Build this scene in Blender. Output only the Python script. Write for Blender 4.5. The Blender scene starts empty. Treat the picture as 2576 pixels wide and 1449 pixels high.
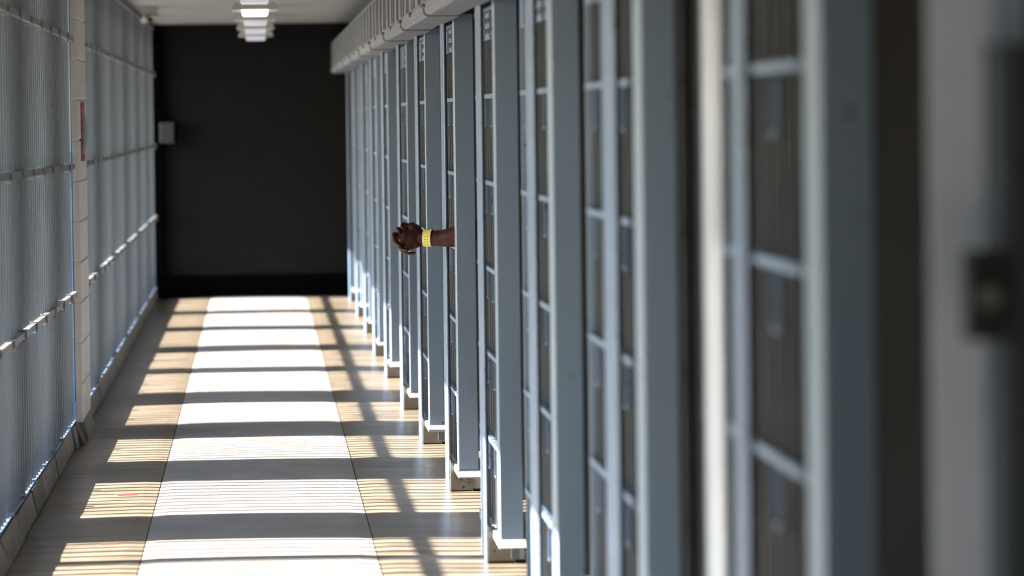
import bpy, bmesh, math, random
from mathutils import Vector, Matrix
random.seed(7)
S = bpy.context.scene
COL = S.collection
D2R = math.radians

# ---------------------------------------------------------------- camera, sky, sun, exposure
F_PX, W_PX, H_PX = 7300.0, 2576.0, 1449.0
YAW, PITCH, ROLL, CAM_Z = 0.05, 0.022, 0.0135, 1.6
VP = (650.0, 300.0)
def make_camera():
    cy, sy = math.cos(YAW), math.sin(YAW)
    f = Vector((sy*math.cos(PITCH), cy*math.cos(PITCH), -math.sin(PITCH)))
    r = Vector((cy, -sy, 0.0)); u = r.cross(f)
    c, q = math.cos(ROLL), math.sin(ROLL)
    r2 = c*r - q*u; u2 = c*u + q*r
    cam = bpy.data.cameras.new('camera'); o = bpy.data.objects.new('camera', cam)
    COL.objects.link(o)
    m = Matrix((r2, u2, -f)).transposed().to_4x4(); m.translation = (0, 0, CAM_Z)
    o.matrix_world = m
    cam.sensor_width = 36.0; cam.lens = F_PX/W_PX*36.0
    d = Vector((0, 1, 0))
    px = VP[0] - F_PX*d.dot(r2)/d.dot(f); py = VP[1] + F_PX*d.dot(u2)/d.dot(f)
    cam.shift_x = (W_PX/2 - px)/W_PX; cam.shift_y = (py - H_PX/2)/W_PX
    cam.clip_start = 0.05; cam.clip_end = 200
    cam.dof.use_dof = True; cam.dof.focus_distance = 12.9; cam.dof.aperture_fstop = 2.5
    S.camera = o
make_camera()

SUN_EL, SUN_A = math.atan(0.492), -0.02
wd = bpy.data.worlds.new('world'); S.world = wd; wd.use_nodes = True
nt = wd.node_tree; nt.nodes.clear()
sky = nt.nodes.new('ShaderNodeTexSky'); sky.sky_type = 'NISHITA'; sky.sun_disc = False
sky.sun_elevation = SUN_EL; sky.sun_rotation = D2R(-90); sky.air_density = 1.3; sky.dust_density = 0.5; sky.ozone_density = 2.0
bg = nt.nodes.new('ShaderNodeBackground'); bg.inputs[1].default_value = 0.80
wo = nt.nodes.new('ShaderNodeOutputWorld')
nt.links.new(sky.outputs[0], bg.inputs[0]); nt.links.new(bg.outputs[0], wo.inputs[0])
sun = bpy.data.lights.new('sun', 'SUN'); sun.energy = 21.0; sun.angle = D2R(0.53); sun.color = (1.0, 0.95, 0.885)
so = bpy.data.objects.new('sun', sun); COL.objects.link(so)
sd = Vector((math.cos(SUN_EL), SUN_A, -math.sin(SUN_EL)))
so.rotation_euler = (-sd).to_track_quat('Z', 'Y').to_euler(); so.location = (-8, 12, 6)
S.view_settings.view_transform = 'Standard'; S.view_settings.look = 'None'
S.view_settings.exposure = 1.3; S.view_settings.gamma = 1.0; S.view_settings.use_curve_mapping = False

# ---------------------------------------------------------------- materials
KA = 0.80
def mat(name, col, rough=0.5, metal=0.0, col2=None, scale=6.0, stretch=(1, 1, 1), detail=6.0, lo=0.35, hi=0.7,
        bump=0.0, bscale=60.0, chips=None, chip_scale=40.0, chip_lo=0.70, emit=None, emit_s=0.0, spec=0.5, coat=0.0, k=None):
    m = bpy.data.materials.new(name); m.use_nodes = True
    n = m.node_tree; b = n.nodes['Principled BSDF']; L = n.links.new
    b.inputs['Roughness'].default_value = rough; b.inputs['Metallic'].default_value = metal
    b.inputs['Specular IOR Level'].default_value = spec; b.inputs['Coat Weight'].default_value = coat
    tc = n.nodes.new('ShaderNodeNewGeometry')
    mp = n.nodes.new('ShaderNodeMapping'); mp.inputs['Scale'].default_value = stretch
    L(tc.outputs['Position'], mp.inputs['Vector'])
    no = n.nodes.new('ShaderNodeTexNoise'); no.inputs['Scale'].default_value = scale; no.inputs['Detail'].default_value = detail
    L(mp.outputs[0], no.inputs['Vector'])
    rp = n.nodes.new('ShaderNodeValToRGB')
    rp.color_ramp.elements[0].position = lo; rp.color_ramp.elements[1].position = hi
    c2 = col2 or tuple(x*0.86 for x in col)
    if k is None: k = KA
    col = tuple(x*k for x in col); c2 = tuple(x*k for x in c2)
    if chips: chips = tuple(x*k for x in chips)
    rp.color_ramp.elements[0].color = (*c2, 1); rp.color_ramp.elements[1].color = (*col, 1)
    L(no.outputs['Fac'], rp.inputs['Fac']); out = rp.outputs['Color']
    if chips:
        n2 = n.nodes.new('ShaderNodeTexNoise'); n2.inputs['Scale'].default_value = chip_scale; n2.inputs['Detail'].default_value = 3
        L(tc.outputs['Position'], n2.inputs['Vector'])
        r2 = n.nodes.new('ShaderNodeValToRGB'); r2.color_ramp.elements[0].position = chip_lo; r2.color_ramp.elements[1].position = chip_lo+0.02
        L(n2.outputs['Fac'], r2.inputs['Fac'])
        mx = n.nodes.new('ShaderNodeMix'); mx.data_type = 'RGBA'
        L(r2.outputs['Color'], mx.inputs['Factor']); L(out, mx.inputs['A']); mx.inputs['B'].default_value = (*chips, 1)
        out = mx.outputs['Result']
    L(out, b.inputs['Base Color'])
    if bump:
        nb = n.nodes.new('ShaderNodeTexNoise'); nb.inputs['Scale'].default_value = bscale; nb.inputs['Detail'].default_value = 4
        L(tc.outputs['Position'], nb.inputs['Vector'])
        bp = n.nodes.new('ShaderNodeBump'); bp.inputs['Strength'].default_value = bump; bp.inputs['Distance'].default_value = 0.004
        L(nb.outputs['Fac'], bp.inputs['Height']); L(bp.outputs[0], b.inputs['Normal'])
    if emit:
        b.inputs['Emission Color'].default_value = (*emit, 1); b.inputs['Emission Strength'].default_value = emit_s
    return m
STEEL = (0.30, 0.385, 0.50)
M = {}
M['steel'] = mat('grey_painted_steel', STEEL, 0.42, col2=(0.265, 0.345, 0.455), scale=3, stretch=(1, 1, .4), bump=.15, bscale=90, chips=(0.05, 0.035, 0.025), chip_scale=26, chip_lo=.735)
M['steel_bar'] = mat('grey_bar_paint', (0.135, 0.15, 0.17), 0.45, chips=(0.07, 0.06, 0.05), chip_scale=30, chip_lo=.74, bump=.1)
M['steel_worn'] = mat('worn_edge_paint', (0.205, 0.29, 0.44), 0.4, chips=(0.10, 0.06, 0.04), chip_scale=45, chip_lo=.66, bump=.35, bscale=70)
M['steel_dark'] = mat('dark_track_steel', (0.16, 0.16, 0.16), 0.6, chips=(0.08, 0.04, 0.02), chip_scale=30, chip_lo=.6)  # plain dark steel tone with brown chips
M['bracket'] = mat('floor_bracket_paint', (0.26, 0.25, 0.22), 0.6, col2=(0.19, 0.17, 0.135), scale=14, chips=(0.07, 0.035, 0.02), chip_scale=35, chip_lo=.64, bump=.2)
M['ledge'] = mat('pale_ledge_paint', (0.55, 0.56, 0.57), 0.4, chips=(0.25, 0.13, 0.07), chip_scale=40, chip_lo=.66, bump=.3)
M['housing'] = mat('housing_paint', (0.26, 0.285, 0.32), 0.5, col2=(0.19, 0.212, 0.25), scale=5, stretch=(1, 6, .5), bump=.2, bscale=50, chips=(.12, .1, .08), chip_scale=40, chip_lo=.74)
M['pale'] = mat('pale_stile_paint', (0.66, 0.71, 0.82), 0.4)
M['steel_deep'] = mat('deep_blue_grey_paint', (0.075, 0.095, 0.13), 0.5)
M['rail'] = mat('grille_rail_paint', (0.27, 0.275, 0.28), 0.45, chips=(0.1, 0.07, 0.05), chip_scale=45, chip_lo=.7, bump=.3, bscale=70)
M['gate'] = mat('gate_paint', (0.62, 0.67, 0.80), 0.5)
M['rust'] = mat('foot_rust', (0.05, 0.025, 0.013), 0.8, bump=.4)
M['gap'] = mat('dark_gap', (0.01, 0.01, 0.012), 0.8)
M['block'] = mat('painted_block', (0.90, 0.87, 0.83), 0.7, col2=(0.82, 0.79, 0.74), scale=7, bump=.5, bscale=80, chips=(.30, .22, .12), chip_scale=18, chip_lo=.74)
M['mortar'] = mat('painted_mortar', (0.94, 0.91, 0.87), 0.8, bump=.4)
M['blue'] = mat('blue_paint', (0.15, 0.27, 0.47), 0.5, col2=(0.11, 0.22, 0.40), bump=.4)
M['kerb'] = mat('kerb_concrete', (0.34, 0.31, 0.27), 0.75, col2=(0.19, 0.165, 0.14), scale=16, stretch=(1, 2.2, .5), lo=.3, hi=.68, bump=.6, bscale=50)
M['kerb_dark'] = mat('kerb_dark_concrete', (0.19, 0.18, 0.16), 0.75, col2=(0.11, 0.1, 0.085), scale=16, stretch=(1, 2.2, .5), bump=.6, bscale=50)
M['floor'] = mat('old_concrete', (0.30, 0.265, 0.225), 0.7, bump=.2)
M['side'] = mat('worn_floor_paint', (0.31, 0.25, 0.185), 0.30, col2=(0.175, 0.135, 0.095), scale=3.0, stretch=(0.7, 4.0, 1), lo=.36, hi=.58, bump=.12, bscale=20, chips=(.20, .13, .08), chip_scale=9, chip_lo=.68)
M['center'] = mat('bare_concrete', (0.40, 0.355, 0.325), 0.78, col2=(0.32, 0.28, 0.255), scale=5, stretch=(1, 1.6, 1), bump=.4, bscale=120, chips=(.20, .17, .15), chip_scale=95, chip_lo=.69)
M['red'] = mat('red_floor_paint', (0.65, 0.06, 0.04), 0.6)
M['ceiling'] = mat('ceiling_paint', (0.36, 0.35, 0.34), 0.8, col2=(0.33, 0.32, 0.31), scale=1.5, bump=.1)
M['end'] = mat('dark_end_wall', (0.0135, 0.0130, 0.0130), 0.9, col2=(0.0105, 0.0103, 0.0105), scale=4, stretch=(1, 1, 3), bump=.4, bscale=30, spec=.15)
M['black'] = mat('black_paint', (0.002, 0.002, 0.002), 0.9, spec=.03)
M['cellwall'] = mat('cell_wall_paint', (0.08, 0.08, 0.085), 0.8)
M['outer'] = mat('outer_wall_block', (0.45, 0.43, 0.40), 0.85, bump=.4)
M['ground'] = mat('outside_concrete', (0.40, 0.38, 0.34), 0.9, bump=.2)
M['soffit'] = mat('eave_paint', (0.45, 0.43, 0.40), 0.8)
M['fixture'] = mat('fixture_enamel', (0.62, 0.60, 0.56), 0.4)
M['lens_on'] = mat('lit_lens', (0.9, 0.9, 0.9), 0.4, emit=(1, 1, 1), emit_s=1.6)
M['lens_dim'] = mat('dim_lens', (0.75, 0.76, 0.82), 0.4, emit=(0.85, 0.88, 1), emit_s=0.16)
M['box_grey'] = mat('grey_box_paint', (0.06, 0.06, 0.072), 0.5)
M['cam_white'] = mat('camera_shell', (0.6, 0.58, 0.55), 0.4)
M['cam_cream'] = mat('cream_plate', (0.56, 0.53, 0.40), 0.6)
M['sign_red'] = mat('red_print', (0.45, 0.04, 0.05), 0.5)
M['sign_grey'] = mat('grey_print', (0.42, 0.43, 0.42), 0.5, col2=(0.22, 0.24, 0.23), scale=30, stretch=(1, 1, 4), lo=.45, hi=.55)
M['skin'] = mat('dark_brown_skin', (0.060, 0.0110, 0.0055), 0.52, col2=(0.040, 0.0075, 0.0040), scale=35, bump=.25, bscale=140, spec=.28, k=1)
M['nail'] = mat('nail', (0.26, 0.13, 0.10), 0.3)
M['band'] = mat('yellow_band', (0.95, 0.84, 0.16), 0.4, col2=(0.90, 0.78, 0.14), scale=20, k=1)
M['band_edge'] = mat('pale_band_edge', (0.88, 0.84, 0.62), 0.45, k=1)
M['ink'] = mat('punched_hole', (0.05, 0.05, 0.02), 0.7)
M['shirt'] = mat('pale_shirt', (0.45, 0.45, 0.44), 0.9, bump=.3)
M['trouser'] = mat('grey_trousers', (0.25, 0.26, 0.28), 0.9)
M['hair'] = mat('black_hair', (0.01, 0.009, 0.008), 0.9, bump=.8, bscale=200)
M['white_eye'] = mat('eye_white', (0.7, 0.68, 0.65), 0.3)

# ---------------------------------------------------------------- helpers
def props(o, label=None, cat=None, group=None, kind=None):
    if label: o['label'] = label
    if cat: o['category'] = cat
    if group: o['group'] = group
    if kind: o['kind'] = kind
    return o
def thing(name, label, cat, loc, group=None):
    o = bpy.data.objects.new(name, None); COL.objects.link(o); o.location = loc
    o.empty_display_size = .1
    return props(o, label, cat, group)
def wpos(p):
    v = Vector((0, 0, 0))
    while p is not None: v += p.location; p = p.parent
    return v
def link(name, me, parent=None, loc=(0, 0, 0)):
    o = bpy.data.objects.new(name, me); COL.objects.link(o)
    if parent is not None:
        o.parent = parent; o.location = Vector(loc) - wpos(parent)
    else: o.location = loc
    return o
CACHE = {}
def boxmesh(dx, dy, dz, m, bev=0.0):
    k = (round(dx, 4), round(dy, 4), round(dz, 4), m, bev)
    if k in CACHE: return CACHE[k]
    bm = bmesh.new(); bmesh.ops.create_cube(bm, size=1.0)
    bmesh.ops.scale(bm, vec=(dx, dy, dz), verts=bm.verts)
    if bev: bmesh.ops.bevel(bm, geom=bm.edges[:], offset=bev, segments=1, affect='EDGES')
    me = bpy.data.meshes.new('box'); bm.to_mesh(me); bm.free(); me.materials.append(M[m])
    CACHE[k] = me; return me
def box(name, x0, x1, y0, y1, z0, z1, m, parent=None, bev=0.0):
    return link(name, boxmesh(x1-x0, y1-y0, z1-z0, m, bev), parent, ((x0+x1)/2, (y0+y1)/2, (z0+z1)/2))
def multibox(name, lst, m, parent=None, bev=0.0, origin=None):
    o0 = Vector(origin) if origin is not None else Vector(((lst[0][0]+lst[0][1])/2, lst[0][2], lst[0][4]))
    bm = bmesh.new()
    for (x0, x1, y0, y1, z0, z1) in lst:
        r = bmesh.ops.create_cube(bm, size=1.0, matrix=Matrix.Translation(Vector(((x0+x1)/2, (y0+y1)/2, (z0+z1)/2)) - o0) @ Matrix.Diagonal((x1-x0, y1-y0, z1-z0, 1)))
    if bev: bmesh.ops.bevel(bm, geom=bm.edges[:], offset=bev, segments=1, affect='EDGES')
    me = bpy.data.meshes.new(name); bm.to_mesh(me); bm.free(); me.materials.append(M[m])
    return link(name, me, parent, o0)
def extrude_y(name, prof, y0, y1, m, parent=None, close=True, smooth=False):
    """closed XZ profile (counter-clockwise) swept from y0 to y1"""
    cx = sum(p[0] for p in prof)/len(prof); cz = sum(p[1] for p in prof)/len(prof); n = len(prof)
    vs = [(p[0]-cx, y-(y0+y1)/2, p[1]-cz) for y in (y0, y1) for p in prof]
    fs = [(i, (i+1) % n, n+(i+1) % n, n+i) for i in range(n)] + [tuple(range(n))[::-1], tuple(range(n, 2*n))]
    me = bpy.data.meshes.new(name); me.from_pydata(vs, [], fs); me.materials.append(M[m])
    bm = bmesh.new(); bm.from_mesh(me); bmesh.ops.recalc_face_normals(bm, faces=bm.faces); bm.to_mesh(me); bm.free()
    return link(name, me, parent, (cx, (y0+y1)/2, cz))
def rail(name, sections, m, parent=None):
    """bar through stations (y, x0, x1, z0, z1)"""
    o0 = Vector((sections[0][1], sections[0][0], sections[0][3])); vs = []; fs = []
    for (y, x0, x1, z0, z1) in sections:
        for (x, z) in ((x0, z0), (x1, z0), (x1, z1), (x0, z1)): vs.append((x-o0.x, y-o0.y, z-o0.z))
    n = len(sections)
    for i in range(n-1):
        for k in range(4): fs.append((4*i+k, 4*i+(k+1) % 4, 4*i+4+(k+1) % 4, 4*i+4+k))
    fs += [(0, 3, 2, 1), (4*n-4, 4*n-3, 4*n-2, 4*n-1)]
    me = bpy.data.meshes.new(name); me.from_pydata(vs, [], fs); me.materials.append(M[m])
    bm = bmesh.new(); bm.from_mesh(me); bmesh.ops.recalc_face_normals(bm, faces=bm.faces); bm.to_mesh(me); bm.free()
    return link(name, me, parent, o0)
def cyl(name, p, axis, r, h, m, parent=None, seg=16, r2=None):
    bm = bmesh.new(); bmesh.ops.create_cone(bm, cap_ends=True, segments=seg, radius1=r, radius2=r if r2 is None else r2, depth=h)
    rot = Vector((0, 0, 1)).rotation_difference(Vector(axis)).to_matrix().to_4x4(); bmesh.ops.transform(bm, matrix=rot, verts=bm.verts)
    me = bpy.data.meshes.new(name); bm.to_mesh(me); bm.free(); me.materials.append(M[m])
    for f in me.polygons: f.use_smooth = len(f.vertices) == 4
    return link(name, me, parent, p)
def struct(o): o['kind'] = 'structure'; return o

# ---------------------------------------------------------------- the setting
YEND, YBACK = 26.2, -2.0
fl = struct(box('floor', -1.6, 3.3, YBACK, YEND, -0.16, -0.012, 'floor'))
def slab(x0, x1, y0, y1, z, m, sub, amp=0.0):
    nx = max(2, int((x1-x0)/0.06)); ny = max(2, int((y1-y0)/0.12)) if sub else 1
    bm = bmesh.new(); g = []
    for j in range(ny+1):
        row = []
        for i in range(nx+1):
            u, v = i/nx, j/ny; X = x0+(x1-x0)*u; Y = y0+(y1-y0)*v
            dz = amp*(math.sin(X*4.1+Y*1.3)+math.sin(Y*3.3-X*2.2+1.0)) + 0.009*max(0.0, 1-((X+.06)/.82)**2)
            edge = -0.003 if (i in (0, nx) or j in (0, ny)) else 0
            row.append(bm.verts.new((X, Y, z+dz+edge)))
        g.append(row)
    for j in range(ny):
        for i in range(nx): bm.faces.new((g[j][i], g[j][i+1], g[j+1][i+1], g[j+1][i]))
    ret = bmesh.ops.extrude_face_region(bm, geom=bm.faces[:])
    for v in [e for e in ret['geom'] if isinstance(e, bmesh.types.BMVert)]: v.co.z = -0.014
    bmesh.ops.recalc_face_normals(bm, faces=bm.faces)
    o0 = Vector(((x0+x1)/2, (y0+y1)/2, -0.014))
    bmesh.ops.translate(bm, vec=-o0, verts=bm.verts)
    me = bpy.data.meshes.new('slab'); bm.to_mesh(me); bm.free(); me.materials.append(M[m])
    return link('slab', me, fl, o0)
joints = [YBACK, 1.2, 4.3, 7.4, 10.55, 13.2, 16.3, 19.4, 22.5, YEND]
for a, b in zip(joints[:-1], joints[1:]):
    slab(-0.94, -0.452, a+.002, b-.002, 0.0, 'side', True, 0.0009)
    slab(-0.448, 0.408, a+.35, b+.345 if b < YEND else b-.002, 0.0, 'center', True, 0.0013)
    slab(0.412, 0.96, a+.002, b-.002, 0.0, 'side', True, 0.0004)
    slab(0.964, 3.2, a+.002, b-.002, 0.0, 'side', False)
for (x0, x1, y) in ((-.62, -.54, 12.39), (-.615, -.55, 10.96), (-.585, -.53, 17.86), (-.24, -.20, 20.7)):
    p = box('painted_mark', x0, x1, y-.016, y+.016, 0.0, 0.0070, 'red', fl); p['label'] = 'short red paint dash on the concrete'
struct(box('ceiling', -1.6, 3.3, YBACK, YEND, 2.46, 2.60, 'ceiling'))
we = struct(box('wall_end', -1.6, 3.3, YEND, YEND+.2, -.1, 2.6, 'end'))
struct(box('baseboard_end', -1.0, 3.2, YEND-.03, YEND-.001, 0, .20, 'black'))
struct(box('trim_1', -.945, -.845, YEND-.06, YEND-.001, .2, 2.458, 'black'))
struct(box('wall_back', -1.6, 3.3, YBACK-.2, YBACK, -.1, 2.6, 'outer'))
struct(box('wall_right', 3.2, 3.4, YBACK, YEND, -.1, 2.6, 'cellwall'))
# outer window wall on the left: sill, head, piers
PIERS = [(-2, .7), (2.2, 4.3), (5.5, 6.15), (7.37, 8.0), (9.23, 9.88), (11.03, 11.71), (12.83, 13.63), (14.62, 15.28), (16.33, 17.03),  # first two piers unseen, spans set to steer light near the camera
         (18.32, 18.70), (19.97, 20.53), (21.97, 22.45), (23.86, 24.32), (25.93, 26.2)]
wl = struct(box('wall_left', -1.55, -1.42, YBACK, YEND, -.2, .27, 'outer'))
box('lintel', -1.55, -1.42, YBACK, YEND, 2.28, 2.6, 'outer', wl)
box('window_ledge', -1.42, -.975, YBACK, YEND, -.05, .06, 'outer', wl)
for a, b in PIERS: box('pier', -1.55, -1.42, a, b, .27, 2.28, 'outer', wl)
box('window_mullion', -1.52, -1.46, 10.50, 10.59, .27, 2.28, 'steel', wl)
struct(box('ground', -60, -1.55, -50, 80, -.4, -.2, 'ground'))
struct(box('unseen_eave', -3.25, -1.55, -3, 28, 2.42, 2.55, 'soffit'))  # unseen eave added outside so sun stays low on the cell fronts

# kerb under the left grille
def xg(y): return -0.94 - 0.0065*max(0.0, 14.6-y)
def zg(y, z): return z + 0.0055*max(0.0, 14.6-y)
kb = struct(box('baseboard_left', -.99, -.955, YBACK, YEND, 0.0, .09, 'kerb_dark'))
ky = [YBACK, -.8, .5, 1.7, 2.9, 4.0, 5.1, 6.2, 7.3, 8.4, 9.5, 10.5, 11.15, 11.84, 12.33, 13.1, 13.9, 14.2, 14.4, 14.6, 15.2, 15.35, 15.6, 16.6, 17.5, 18.5, 19.4, 20.6, 21.7, 22.9, 24.0, 25.1, YEND]
for i, (a, b) in enumerate(zip(ky[:-1], ky[1:])):
    cm = (a+b)/2; bulge = 0.045 if 14.6 < cm < 15.25 else 0.032 if 14.4 < cm < 14.6 else 0.016 if 14.2 < cm < 15.4 else 0.0
    j = random.uniform(-.004, .004)
    xb = -.918 + bulge + j; xt = min(-.898 if bulge > .04 else xg(cm)+.014, xb-.02); zt = .10 + random.uniform(-.004, .004)
    prof = [(-.968, 0.001), (xb, 0.001), (xb-.004, .012), (xt+.004, zt-.006), (xt, zt), (-.968, zt-.012)]
    extrude_y('kerb_block', prof, a+.003, b-.003, 'kerb_dark' if i in (13, 18) else 'kerb', kb)

# ---------------------------------------------------------------- left window grilles
ZC = (.738, 1.376, 2.012)
def grille(label, y0, y1, clipphase):
    g = thing('window_grille', label, 'grille', (-.94, y0, .1), 'barred window grilles along the left wall')
    pitch = 0.1035; y = y0+.05; k = 0
    ztop = 2.44
    while y < y1-.04:
        x = xg(y)
        box('bar', x-.030, x, y-.012, y+.012, .098, ztop, 'steel_bar', g)
        y += pitch; k += 1
    ys = [y0+(y1-y0)*t/12 for t in range(13)]
    for z in ZC:
        cb = rail('crossbar', [(yy, xg(yy)+.001, xg(yy)+.024, zg(yy, z)-.012, zg(yy, z)+.014) for yy in ys], 'rail', g)
        y = y0+.05+pitch*clipphase+pitch/2
        while y < y1-.03:
            if y > 5:
                x = xg(y); zz = zg(y, z)
                o0 = Vector((x, y, zz)); t = .005
                multibox('collar', [(x-.012, x+.031, y-.009, y+.009, zz+.016, zz+.016+t), (x+.025, x+.031, y-.009, y+.009, zz-.022, zz+.016), (x-.002, x+.031, y-.009, y+.009, zz-.022-t, zz-.022)], 'rail', cb, origin=o0)
            y += pitch*5
    box('top_rail', -.985 if y0 < 14 else -.965, -.925, y0, y1, 2.41, 2.459, 'steel_dark', g)
    # sill shoes : short worn clips where the bars meet the kerb
    sb = rail('sill_angle', [(yy, xg(yy)-.03, xg(yy)+.006, .094, .106) for yy in ys], 'steel_worn', g)
    y = y0+.05+pitch*clipphase+pitch/2
    while y < y1-.03:
        if y > 9:
            x = xg(y); box('shoe', x-.016, x+.014, y-.013, y+.013, .1065, .120, 'steel_worn', sb)
        y += pitch*5
    return g
g1 = grille('near left steel bar grille with collared crossbars, on the camera side of the block column', 1.0, 14.56, 1)
g2 = grille('far left steel bar grille with collared crossbars, between block column and dark end wall', 15.25, 26.15, 2)
b0 = rail('edge_strip', [(14.565, -.975, -.937, 1.452, 2.44), (14.592, -.975, -.936, 1.452, 2.44)], 'steel', g1)
b1 = rail('edge_strip', [(14.565, -.975, -.935, .11, 1.45), (14.592, -.975, -.934, .11, 1.45)], 'blue', g1); b1['label'] = 'vivid blue painted edge strip'
box('seam', -.9365, -.9335, 14.555, 14.563, .20, 2.4, 'gap', g1)
b2 = rail('edge_strip', [(15.235, -.97, -.925, .11, 2.44), (15.25, -.97, -.925, .11, 2.44)], 'blue', g2); b2['label'] = 'blue painted edge strip'

# ---------------------------------------------------------------- block column and its sign
colm = thing('block_column', 'pale painted concrete block column standing between the two window grilles', 'column', (-1.1, 14.9, .08))
box('mortar_core', -1.395, -.905, 14.606, 15.226, .06, 2.458, 'mortar', colm)
z = .085
for k in range(12):
    z1 = min(z+.2032, 2.459)
    j = random.uniform(-.0012, .0012)
    box('block', -1.40, -.899+j, 14.60-j, 15.232, z+.004, z1-.004, 'block', colm, .004)
    z = z1
st = thing('wall_sign', 'small red bordered notice with grey middle taped on the block column', 'sign', (-.898, 14.9, 1.55))
box('backing', -.8985, -.894, 14.76, 15.03, 1.40, 1.70, 'sign_red', st)
o = extrude_y('printed_panel', [(-.894, 1.435), (-.886, 1.50), (-.884, 1.56), (-.888, 1.62), (-.894, 1.665)], 14.82, 15.029, 'sign_grey', st); o['label'] = 'grey printed middle bulging off the red backing'

# ---------------------------------------------------------------- cell fronts on the right
YP = [4.42, 6.42, 8.33, 10.33, 12.33, 14.13, 15.82, 17.76, 19.45, 21.52, 23.35, 25.33]
LBL = {0: 'nearest blurred grey cell front, right beside the lock case gate', 1: 'second blurred grey cell front from the camera end of the row',
       2: 'grey barred cell front second on the near side of the forearms', 3: 'grey barred cell front with floor bracket just in front of the hands cell',
       4: 'grey barred cell front that the clasped hands reach out of', 5: 'grey barred cell front directly behind the clasped hands',
       6: 'darker grey cell front second beyond the clasped hands', 7: 'third grey cell front beyond the clasped hands',
       8: 'fourth grey cell front beyond the clasped hands', 9: 'fifth grey cell front beyond the clasped hands',
       10: 'second last grey cell front before the dark end wall', 11: 'last grey cell front, standing by the dark end wall'}
LV = [.054+.324*k for k in range(7)]
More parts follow.
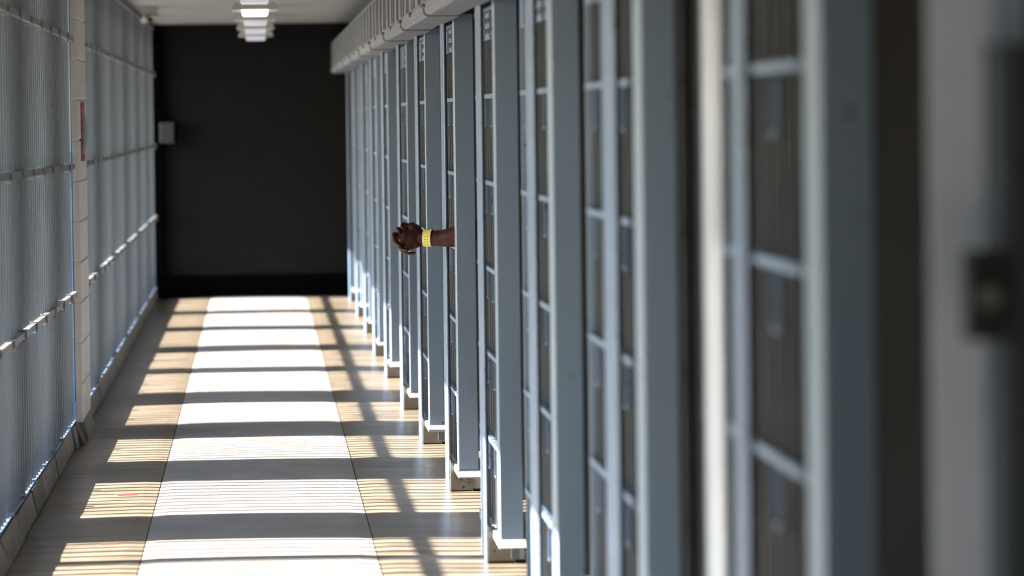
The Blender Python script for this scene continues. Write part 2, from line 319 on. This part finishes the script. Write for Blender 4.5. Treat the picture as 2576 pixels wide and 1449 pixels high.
#        post left X, post width, guide plate X
FIT = [(.861, .083, .751), (.849, .080, .797), (.844, .082, .798), (.842, .085, .800), (.833, .085, .797), (.812, .078, .781), (.809, .053, .772),
       (.790, .066, .768), (.787, .070, .762), (.806, .072, .778), (.808, .072, .780), (.812, .072, .784)]
for i, y0 in enumerate(YP):
    y1 = YP[i+1] if i+1 < len(YP) else YEND-.02
    t = thing('cell_front', LBL[i], 'cell front', (.86, y0, 0), 'steel barred cell fronts along the right side')
    vx0, vw, gx = FIT[i]; ff = (y0-.25)/y0; vx0 *= ff; vw *= ff; vx1 = vx0+vw; px = vx0+.034; yd = min(y0+1.10, y1-.05)
    box('post', vx0, vx1, y0-.25, y0-.25+(.12 if i < 3 else .08 if i < 5 else .05), .120, 2.030, 'steel', t, .003)
    rail('post_shoe', [(y0-.285, vx0-.004, vx1+.006, .092, .097), (y0-.251, vx0-.004, vx1+.006, .092, .1195), (y0-.009, vx0-.004, vx1+.006, .092, .1195)], 'ledge', t)
    # guide plate nearest the corridor, with a black strip along its front edge
    box('guide_plate', gx-.007, gx+.001, y0+.012, y0+(.13 if i == 0 else .23), .001, 2.0, 'steel_worn', t, .002)
    q = box('edge_strip', gx+.0015, gx+.006, y0+.004, y0+.020, .125, 2.0, 'gap', t); q['label'] = 'black edge strip'
    # base channel whose worn top is seen from above
    prof = [(gx+.002, .010), (gx+.002, .124), (gx+.007, .128), (gx+.020, .112), (vx0+.014, .098), (vx0+.030, .088), (vx1+.022, .084), (vx1+.026, .010)]
    extrude_y('base_channel', prof, y0+.006, y0+.26, 'ledge', t)
    curve = [(gx, .122), (gx+.012, .108), (gx+.025, .094), (gx+.036, .084), (gx+.048, .078)]
    prof = [(gx, .001)] + curve + [(vx0+.060, .068), (vx0+.070, .056), (vx0+.071, .001)]
    bk = extrude_y('floor_bracket', prof, y0-.008, y0+.004, 'bracket', t); bk['label'] = 'rust-stained floor bracket plate'
    vs = []
    for (xx, zz) in curve: vs += [(xx, y0-.0085, zz), (xx, y0+.030, zz+.024), (xx, y0+.030, zz+.004)]
    fs = [(3*q+r, 3*q+(r+1) % 3, 3*q+3+(r+1) % 3, 3*q+3+r) for q in range(len(curve)-1) for r in range(3)] + [(0, 2, 1), (3*len(curve)-3, 3*len(curve)-2, 3*len(curve)-1)]
    lm = bpy.data.meshes.new('curved_lip'); o0 = Vector(vs[0]); lm.from_pydata([tuple(Vector(v)-o0) for v in vs], [], fs); lm.materials.append(M['ledge'])
    bq = bmesh.new(); bq.from_mesh(lm); bmesh.ops.recalc_face_normals(bq, faces=bq.faces); bq.to_mesh(lm); bq.free()
    link('curved_lip', lm, t, o0)
    q = box('rust_line', gx+.001, vx0+.070, y0-.0092, y0-.0082, .001, .008, 'rust', t); q['label'] = 'dark rust along the foot'
    box('bracket_rib', vx0+.073, vx0+.0755, y0-.010, y0+.02, .001, .050, 'bracket', t)
    box('bracket_end', vx0+.081, vx1+.018, y0+.03, y0+.04, .001, .074, 'bracket', t)
    # barred sliding door behind the post
    for k, zl in enumerate(LV[1:]):
        box('crossbar', px, px+.016, y0-.145, yd, zl-.008, zl+.008, 'steel_worn', t)
    y = y0+.095 if i == 4 else y0-.10
    while y < yd:
        box('bar', px+.018, px+.046, y-.007, y+.007, .03, 2.03, 'steel_bar', t)
        y += .108
    box('bottom_rail', px-.004, px+.048, y0+.27, yd, .012, .045, 'ledge', t)
    box('end_stile', px+.004, px+.046, yd+.002, yd+.020, .012, 2.03, 'steel', t)
    # fixed bars set back beside the door
    y = yd+.09
    while y < y1-.03:
        box('bar', vx1+.042, vx1+.066, y-.007, y+.007, .012, 2.03, 'steel_bar', t)
        y += .108
    # stirrup clips hanging under the crossbars
    for k in range(1, 7):
        zz = LV[k]-.008
        for yc in (y0+.30, y0+.60, y0+.90):
                        multibox('stirrup', [(px-.001, px+.006, yc, yc+.006, zz-.10, zz), (px-.001, px+.006, yc+.05, yc+.056, zz-.10, zz), (px-.001, px+.006, yc, yc+.056, zz-.106, zz-.10)], 'steel_worn', t)
    box('head_plate', px+.003, px+.012, y0+.235, yd, 1.885, 1.985, 'steel_worn', t)
    for q in range(3):
        for zb in (1.915, 1.955): cyl('bolt', (px, y0+.28+q*.12, zb), (1, 0, 0), .010, .008, 'steel_dark', t, 8)
    if i == 0:
        s = box('door_stile', .834, .845, 5.23, 5.41, .012, 2.0, 'pale', t, .002); s['label'] = 'pale vertical door stile'
        s = box('stile_latch', .8285, .8335, 5.26, 5.31, 1.36, 1.98, 'pale', t)
    # cell partition behind the post
    struct(box('wall_partition', .99, 3.2, y0-.30, y0-.18, -.0, 2.459, 'cellwall'))
struct(box('wall_partition', .99, 3.2, 3.1, 3.24, 0, 2.459, 'cellwall'))

# gate post with lock case close to the camera
gt = thing('gate_post', 'blurred light grey gate post with dark lock case at the right edge', 'gate', (.85, 3.5, 0))
box('post_face', .806, .886, 3.46, 3.465, .001, 2.0, 'gate', gt, .003)
box('side_plate', .873, .895, 3.40, 3.459, .001, 1.68, 'steel_deep', gt, .002)
box('upper_plate', .889, .93, 3.465, 3.60, 1.68, 2.0, 'steel', gt, .002)
lk = box('lock_case', .829, .873, 3.36, 3.399, 1.328, 1.435, 'gap', gt, .004); lk['label'] = 'black lock case'
cyl('keyhole_ring', (.851, 3.352, 1.380), (0, 1, 0), .012, .014, 'steel_dark', lk)

# ---------------------------------------------------------------- overhead lock housing
hs = thing('lock_housing', 'long grey overhead steel housing of stepped covers above the cell fronts', 'housing', (.74, 14, 2.0))
XB = .66; ysm = 11.49-.93*8; seg = 0
while ysm < YEND-.05:
    a, b = ysm, min(ysm+.93, YEND-.005)
    d = 0.0025*((seg % 2)*2-1)
    prof = [(.80, 2.045), (.80, 2.0)] + [(XB+.022+.022*math.cos(a_), 2.022+.022*math.sin(a_)) for a_ in [-math.pi/2-math.pi/2*k/5 for k in range(6)]] + [(XB, 2.047), (XB+.012, 2.054), (.80, 2.054)]
    prof = [(p[0]+d if p[0] < .79 else p[0], p[1]+d) for p in prof]
    tr = extrude_y('trough', prof, a+.004, b-.004, 'housing', hs)
    dk = [(p[0]+.006 if p[0] < .79 else p[0], p[1]+.004 if p[1] < 2.03 else p[1]-.004) for p in prof]
    for w in range(2):
        ya = a+.003+w*.465+(.008 if w == 0 and seg % 2 else 0); yb = min(a+(.452 if seg % 3 == 0 else .460)+w*.465, b-.004)
        if ya < yb-.02:
            cp = box('cover_panel', XB+.008+.002*w, XB+.020, ya, yb, 2.054, 2.268, 'housing', hs, .0015)
            box('cover_rib', XB+.002+.002*w, XB+.0075+.002*w, ya+.03, ya+.05, 2.062, 2.26, 'housing', cp)
            box('cover_rib', XB+.002+.002*w, XB+.0075+.002*w, yb-.10, yb-.09, 2.062, 2.26, 'housing', cp)
    cyl('bolt', (XB-.003, a+.08, 2.040), (1, 0, 0), .009, .012, 'housing', hs, 8)
    cyl('bolt', (XB-.003, b-.05, 2.040), (1, 0, 0), .007, .012, 'steel_dark', hs, 8)
    ysm += .93; seg += 1
box('housing_core', XB+.024, 1.02, 11.49-.93*8, YEND-.01, 2.056, 2.262, 'gap', hs)
box('housing_top', XB+.010, 1.02, 11.49-.93*8, YEND-.01, 2.269, 2.279, 'housing', hs)
box('end_cap', XB-.002, 1.02, 11.49-.93*8-.012, 11.49-.93*8-.002, 2.0, 2.27, 'housing', hs)
struct(box('trim_3', .955, 1.01, YBACK, YEND-.01, 2.285, 2.459, 'cellwall'))

# ---------------------------------------------------------------- ceiling lights
fx = [('ceiling light fixture nearest the top edge of the picture, only its lens showing', 16.2, 'lens_dim'),
      ('ceiling light fixture with the bright white glowing lens', 18.1, 'lens_on'),
      ('ceiling light fixture just beyond the glowing one, pale lens', 20.0, 'lens_dim'),
      ('ceiling light fixture second beyond the glowing one, pale lens', 21.9, 'lens_dim'),
      ('farthest and lowest seen ceiling light fixture, pale lens', 23.8, 'lens_dim')]
for lab, y, lm in fx:
    f = thing('ceiling_light', lab, 'light fixture', (-.012, y, 2.459), 'row of ceiling lights down the corridor')
    prof = [(-.155, 2.290), (-.150, 2.282), (.126, 2.282), (.131, 2.290), (.112, 2.330), (-.136, 2.330)]
    extrude_y('tray', prof, y, y+.34, 'fixture', f)
    prof = [(-.094, 2.281), (-.091, 2.258), (-.082, 2.250), (.058, 2.250), (.067, 2.258), (.070, 2.281)]
    extrude_y('lens', prof, y+.004, y+.27, lm, f)
    for yy in (y+.08, y+.26): cyl('hanger', (-.012, yy, 2.394), (0, 0, 1), .006, .130, 'fixture', f, 8)

# camera device and box
sc = thing('security_camera', 'small white ceiling camera on cream plate in the far left corner', 'camera', (-.80, 22.0, 2.459))
box('mount_plate', -.86, -.745, 21.96, 22.08, 2.385, 2.459, 'cam_cream', sc, .004)
cyl('camera_body', (-.838, 21.93, 2.36), (-.25, -1, -.12), .024, .10, 'cam_white', sc, 16)
cyl('lens_hood', (-.80, 21.93, 2.362), (0, -1, 0), .016, .05, 'gap', sc, 16)
cyl('swivel', (-.84, 21.98, 2.382), (0, 0, 1), .012, .03, 'cam_white', sc, 12)
wb = thing('wall_box', 'small dark grey box mounted on the left of the dark end wall', 'box', (-.80, YEND, 1.49))
box('box_body', -.885, -.755, YEND-.16, YEND-.065, 1.395, 1.585, 'box_grey', wb, .006)
box('box_lid', -.880, -.760, YEND-.168, YEND-.1605, 1.40, 1.58, 'box_grey', wb, .003)
box('side_bracket', -.754, -.73, YEND-.10, YEND-.001, 1.41, 1.575, 'black', wb)
box('back_plate', -.885, -.7545, YEND-.064, YEND-.061, 1.40, 1.58, 'black', wb)

# ---------------------------------------------------------------- the person behind the bars
HX = lambda px: .5565+(px-985)*.00168
HZ = lambda py: 1.092-(py-600)*.00168
def capsules(bm, pts, step=0.35):
    """pts: list of (x,y,z,r): tapered tube of overlapping spheres"""
    for (a, b) in zip(pts[:-1], pts[1:]):
        pa, pb = Vector(a[:3]), Vector(b[:3]); L = (pb-pa).length
        n = max(1, int(L/(step*min(a[3], b[3]))))
        for k in range(n+1):
            t = k/n; p = pa.lerp(pb, t); r = a[3]+(b[3]-a[3])*t
            bmesh.ops.create_icosphere(bm, subdivisions=2, radius=r, matrix=Matrix.Translation(p))
def ell(bm, c, rad, rot=None):
    m = Matrix.Translation(c) @ (rot or Matrix.Identity(4)) @ Matrix.Diagonal((*rad, 1))
    bmesh.ops.create_icosphere(bm, subdivisions=3, radius=1.0, matrix=m)
def P(px, py, y, r): return (HX(px), y, HZ(py), r)
def hands(bm):
    yn, yf = 12.285, 12.340
    # near forearm and wrist
    capsules(bm, [(1.02, 12.215, 1.150, .052), (.93, 12.222, 1.124, .050), (.868, 12.226, 1.104, .053), (.84, 12.230, 1.097, .0485), (.80, 12.240, 1.089, .0405), (.77, 12.252, 1.0855, .0355), (.735, 12.264, 1.086, .0335), (.705, 12.274, 1.088, .0310), (.685, 12.280, 1.089, .0290)], 0.12)
    # back of the near hand
    w = [P(1062, 592, yn, .014), P(1062, 600, yn, .015), P(1062, 607, yn, .015), P(1060, 612, yn, .014)]
    mc = [P(1015, 580, yn-.006, .0110), P(1008, 594, yn-.010, .0115), P(1011, 609, yn-.009, .0110), P(1024, 623, yn-.005, .0105)]
    for a, b in zip(w, mc): capsules(bm, [a, b])
    ell(bm, (HX(1036), yn-.006, HZ(600)), (.041, .0215, .0385)); ell(bm, (HX(1047), yn-.003, HZ(589)), (.024, .020, .024))
    ell(bm, (HX(1044), yn-.003, HZ(614)), (.030, .020, .025)); ell(bm, (HX(1020), yn-.008, HZ(597)), (.026, .0175, .033))
    ell(bm, (HX(1040), yn-.002, HZ(577)), (.022, .019, .019)); ell(bm, (HX(1033), yn-.002, HZ(621)), (.022, .018, .019))
    for (q, px, py, r) in ((0, 1003, 584, .0090), (1, 997, 597, .0092), (2, 1001, 611, .0090), (3, 1015, 624, .0082)):
        capsules(bm, [mc[q], (HX(px), yn+.020, HZ(py), r), (HX(px+3), yn+.046, HZ(py+2), r*.95), (HX(px+20), yn+.064, HZ(py+4), r*.85)])
    ell(bm, (HX(1003), yn+.012, HZ(599)), (.022, .016, .034)); ell(bm, (HX(1014), yn+.010, HZ(622)), (.018, .014, .016))
    # near thumb lies on top, bent, tip turned up; far thumb beside it
    capsules(bm, [P(1058, 592, yn, .019), P(1048, 578, yn+.002, .0170), P(1038, 569, yn, .0115), P(1029, 571, yn-.002, .0095), P(1021, 569, yn-.004, .0092), P(1014, 565, yn-.005, .0068)])
    capsules(bm, [P(1052, 588, yf, .017), P(1034, 578, yf-.006, .0120), P(1022, 577, yf-.030, .0090), P(1014, 574, yf-.058, .0088), P(1011, 570, yf-.068, .0065)])
    # far hand: palm, wrist, forearm
    for a, b in zip([P(1062, 592, yf, .014), P(1062, 600, yf, .015), P(1062, 607, yf, .015), P(1060, 612, yf, .014)],
                    [P(1014, 582, yf+.004, .011), P(1006, 592, yf+.006, .0115), P(1008, 606, yf+.006, .011), P(1020, 619, yf+.004, .010)]): capsules(bm, [a, b])
    ell(bm, (HX(1036), yf, HZ(601)), (.038, .019, .036))
    capsules(bm, [P(1062, 602, yf, .027), (.705, 12.340, 1.088, .028), (.74, 12.332, 1.087, .030), (.78, 12.326, 1.088, .033), (.83, 12.324, 1.094, .037), (.868, 12.328, 1.102, .040), (.93, 12.345, 1.118, .045), (1.02, 12.39, 1.135, .050)])
    # far hand's fingers come round the front; bent joints stacked along the left edge, tips pressed on the near hand
    F = [[(1014, 582, yf+.004, 0.0121), (1004, 581, yf-.014, 0.0101), (1000.5, 581, yf-.050, 0.0108), (1001, 582, yf-.068, 0.0108), (1004, 585, yf-.080, 0.0088)],
         [(1006, 592, yf+.006, 0.0127), (995, 593, yf-.012, 0.0105), (991.5, 594, yf-.048, 0.0110), (990.5, 596, yf-.072, 0.0114), (991, 604, yf-.084, 0.0112), (993, 608, yf-.086, 0.0086)],
         [(1008, 606, yf+.006, 0.0121), (998, 612, yf-.010, 0.0101), (996, 614, yf-.046, 0.0103), (998, 617, yf-.070, 0.0103), (1005, 623, yf-.084, 0.0101), (1008, 625, yf-.086, 0.0077)],
         [(1020, 619, yf+.004, 0.0110), (1010, 629, yf-.010, 0.0095), (1009, 632, yf-.044, 0.0092), (1013, 633, yf-.068, 0.0092), (1022, 632, yf-.080, 0.0090), (1026, 631, yf-.080, 0.0068)]]
    for f in F: capsules(bm, [P(*p) for p in f])
    capsules(bm, [P(1040, 618, yf, .013), P(1028, 630, yf+.002, .0088), P(1018, 638, yf-.016, .0074), P(1019, 641, yf-.044, .0070), P(1028, 641.5, yf-.058, .0068), P(1040, 640.5, yf-.064, .0066), P(1043, 639.5, yf-.064, .0055)])
bm = bmesh.new()
hands(bm)
# upper arms, shoulders, torso, neck, head, legs, feet: standing just inside the cell
YB = 12.42
capsules(bm, [(1.02, 12.235, 1.135, .050), (1.12, 12.23, 1.22, .050), (1.20, YB-.19, 1.40, .056)])
capsules(bm, [(1.02, 12.39, 1.135, .050), (1.12, 12.52, 1.22, .050), (1.20, YB+.19, 1.40, .056)])
for c, r in (((1.22, YB, 1.38), (.095, .195, .10)), ((1.23, YB, 1.24), (.115, .165, .17)), ((1.25, YB, 1.08), (.10, .145, .15)), ((1.26, YB, .93), (.11, .165, .11))): ell(bm, c, r)
capsules(bm, [(1.21, YB, 1.42, .062), (1.195, YB, 1.52, .056)])
ell(bm, (1.19, YB, 1.635), (.098, .075, .115)); ell(bm, (1.155, YB, 1.585), (.062, .058, .065))
ell(bm, (1.088, YB, 1.615), (.018, .016, .020)); capsules(bm, [(1.100, YB, 1.655, .012), (1.086, YB, 1.617, .014)])
ell(bm, (1.098, YB, 1.572), (.012, .028, .007)); ell(bm, (1.098, YB, 1.560), (.012, .026, .007))
for s in (-1, 1):
    ell(bm, (1.195, YB+s*.078, 1.625), (.022, .010, .032))
    capsules(bm, [(1.26, YB+s*.085, .90, .085), (1.24, YB+s*.10, .50, .056), (1.26, YB+s*.10, .30, .052), (1.28, YB+s*.10, .09, .036)])
    capsules(bm, [(1.30, YB+s*.10, .042, .038), (1.19, YB+s*.105, .034, .032), (1.10, YB+s*.11, .028, .025)])
me = bpy.data.meshes.new('person'); bm.to_mesh(me); bm.free()
ORG = Vector((1.25, YB, 0.0))
me.transform(Matrix.Translation(-ORG)); me.materials.append(M['skin'])
body = bpy.data.objects.new('person', me); COL.objects.link(body); body.location = ORG
props(body, 'person behind bars, dark forearms pushed through and hands clasped, yellow wristband', 'person')
r = body.modifiers.new('remesh', 'REMESH'); r.mode = 'VOXEL'; r.voxel_size = 0.0026; r.use_smooth_shade = True
s_ = body.modifiers.new('smooth', 'SMOOTH'); s_.factor = .5; s_.iterations = 3

def ring(name, c, axis, ry, rz, w, t, m, parent, a0=0, a1=2*math.pi, seg=40):
    """elliptic band around an arm axis close to X"""
    ax = Vector(axis).normalized(); up = Vector((0, 0, 1)); sy = up.cross(ax).normalized(); uz = ax.cross(sy)
    vs = []; fs = []
    for k in range(seg):
        a = a0+(a1-a0)*k/seg
        for (dw, dr) in ((-w/2, 0), (w/2, 0), (w/2, t), (-w/2, t)):
            vs.append(ax*dw + sy*math.cos(a)*(ry+dr) + uz*math.sin(a)*(rz+dr))
    for k in range(seg):
        k2 = (k+1) % seg
        for q in range(4): fs.append((4*k+q, 4*k+(q+1) % 4, 4*k2+(q+1) % 4, 4*k2+q))
    me = bpy.data.meshes.new(name); me.from_pydata([tuple(v) for v in vs], [], fs); me.materials.append(M[m])
    bm = bmesh.new(); bm.from_mesh(me); bmesh.ops.recalc_face_normals(bm, faces=bm.faces); bm.to_mesh(me); bm.free()
    return link(name, me, parent, c)
AX = Vector((1.0, -.34, -.03)).normalized()
BC = Vector((.7115, 12.272, 1.0875))
wb_ = ring('wristband', BC, AX, .0335, .0358, .032, .0012, 'band', body); wb_['label'] = 'yellow plastic wristband with two rows of small dark holes'
ring('band_edge', BC-AX*.0165, AX, .0338, .0361, .0022, .0013, 'band_edge', wb_)
ring('band_edge', BC+AX*.0165, AX, .0338, .0361, .0022, .0013, 'band_edge', wb_)
sy = Vector((0, 0, 1)).cross(AX).normalized(); uz = AX.cross(sy)
for row in range(4):
    for cxx in (-.006, .0055):
        a = math.pi+D2R((-12, 8, 27, 47)[row])
        pos = BC + AX*cxx + sy*math.cos(a)*.0348 + uz*math.sin(a)*.0371
        nrm = sy*math.cos(a)+uz*math.sin(a)
        cyl('hole', pos, nrm, .0019, .0008, 'ink', wb_, 10)

# clothes and face, inside the dark cell
def cloth(name, fn, m, label):
    b = bmesh.new(); fn(b); me = bpy.data.meshes.new(name); b.to_mesh(me); b.free(); me.transform(Matrix.Translation(-ORG)); me.materials.append(M[m])
    o = bpy.data.objects.new(name, me); COL.objects.link(o); o.parent = body; o['label'] = label
    q = o.modifiers.new('remesh', 'REMESH'); q.mode = 'VOXEL'; q.voxel_size = .008; q.use_smooth_shade = True
    q = o.modifiers.new('smooth', 'SMOOTH'); q.iterations = 4
def f_shirt(b):
    for c, r in (((1.22, YB, 1.375), (.108, .208, .108)), ((1.23, YB, 1.24), (.130, .180, .185)), ((1.25, YB, 1.06), (.120, .165, .20)), ((1.26, YB, .93), (.126, .182, .12))): ell(b, c, r)
    for s in (-1, 1): capsules(b, [(1.15, YB+s*.175, 1.30, .066), (1.20, YB+s*.185, 1.40, .070)])
def f_trousers(b):
    ell(b, (1.26, YB, .88), (.13, .185, .12))
    for s in (-1, 1): capsules(b, [(1.26, YB+s*.085, .88, .10), (1.24, YB+s*.10, .50, .072), (1.26, YB+s*.10, .30, .066), (1.28, YB+s*.10, .12, .06)])
def f_hair(b): ell(b, (1.202, YB, 1.665), (.096, .080, .100))
cloth('shirt', f_shirt, 'shirt', 'pale short-sleeved shirt')
cloth('trousers', f_trousers, 'trouser', 'grey trousers')
cloth('hair', f_hair, 'hair', 'short black hair')
for s in (-1, 1):
    o = cyl('eye', (1.1035, YB+s*.030, 1.642), (1, 0, 0), .010, .006, 'white_eye', body, 12)
    cyl('pupil', (1.1000, YB+s*.030, 1.642), (1, 0, 0), .005, .002, 'gap', o, 10)
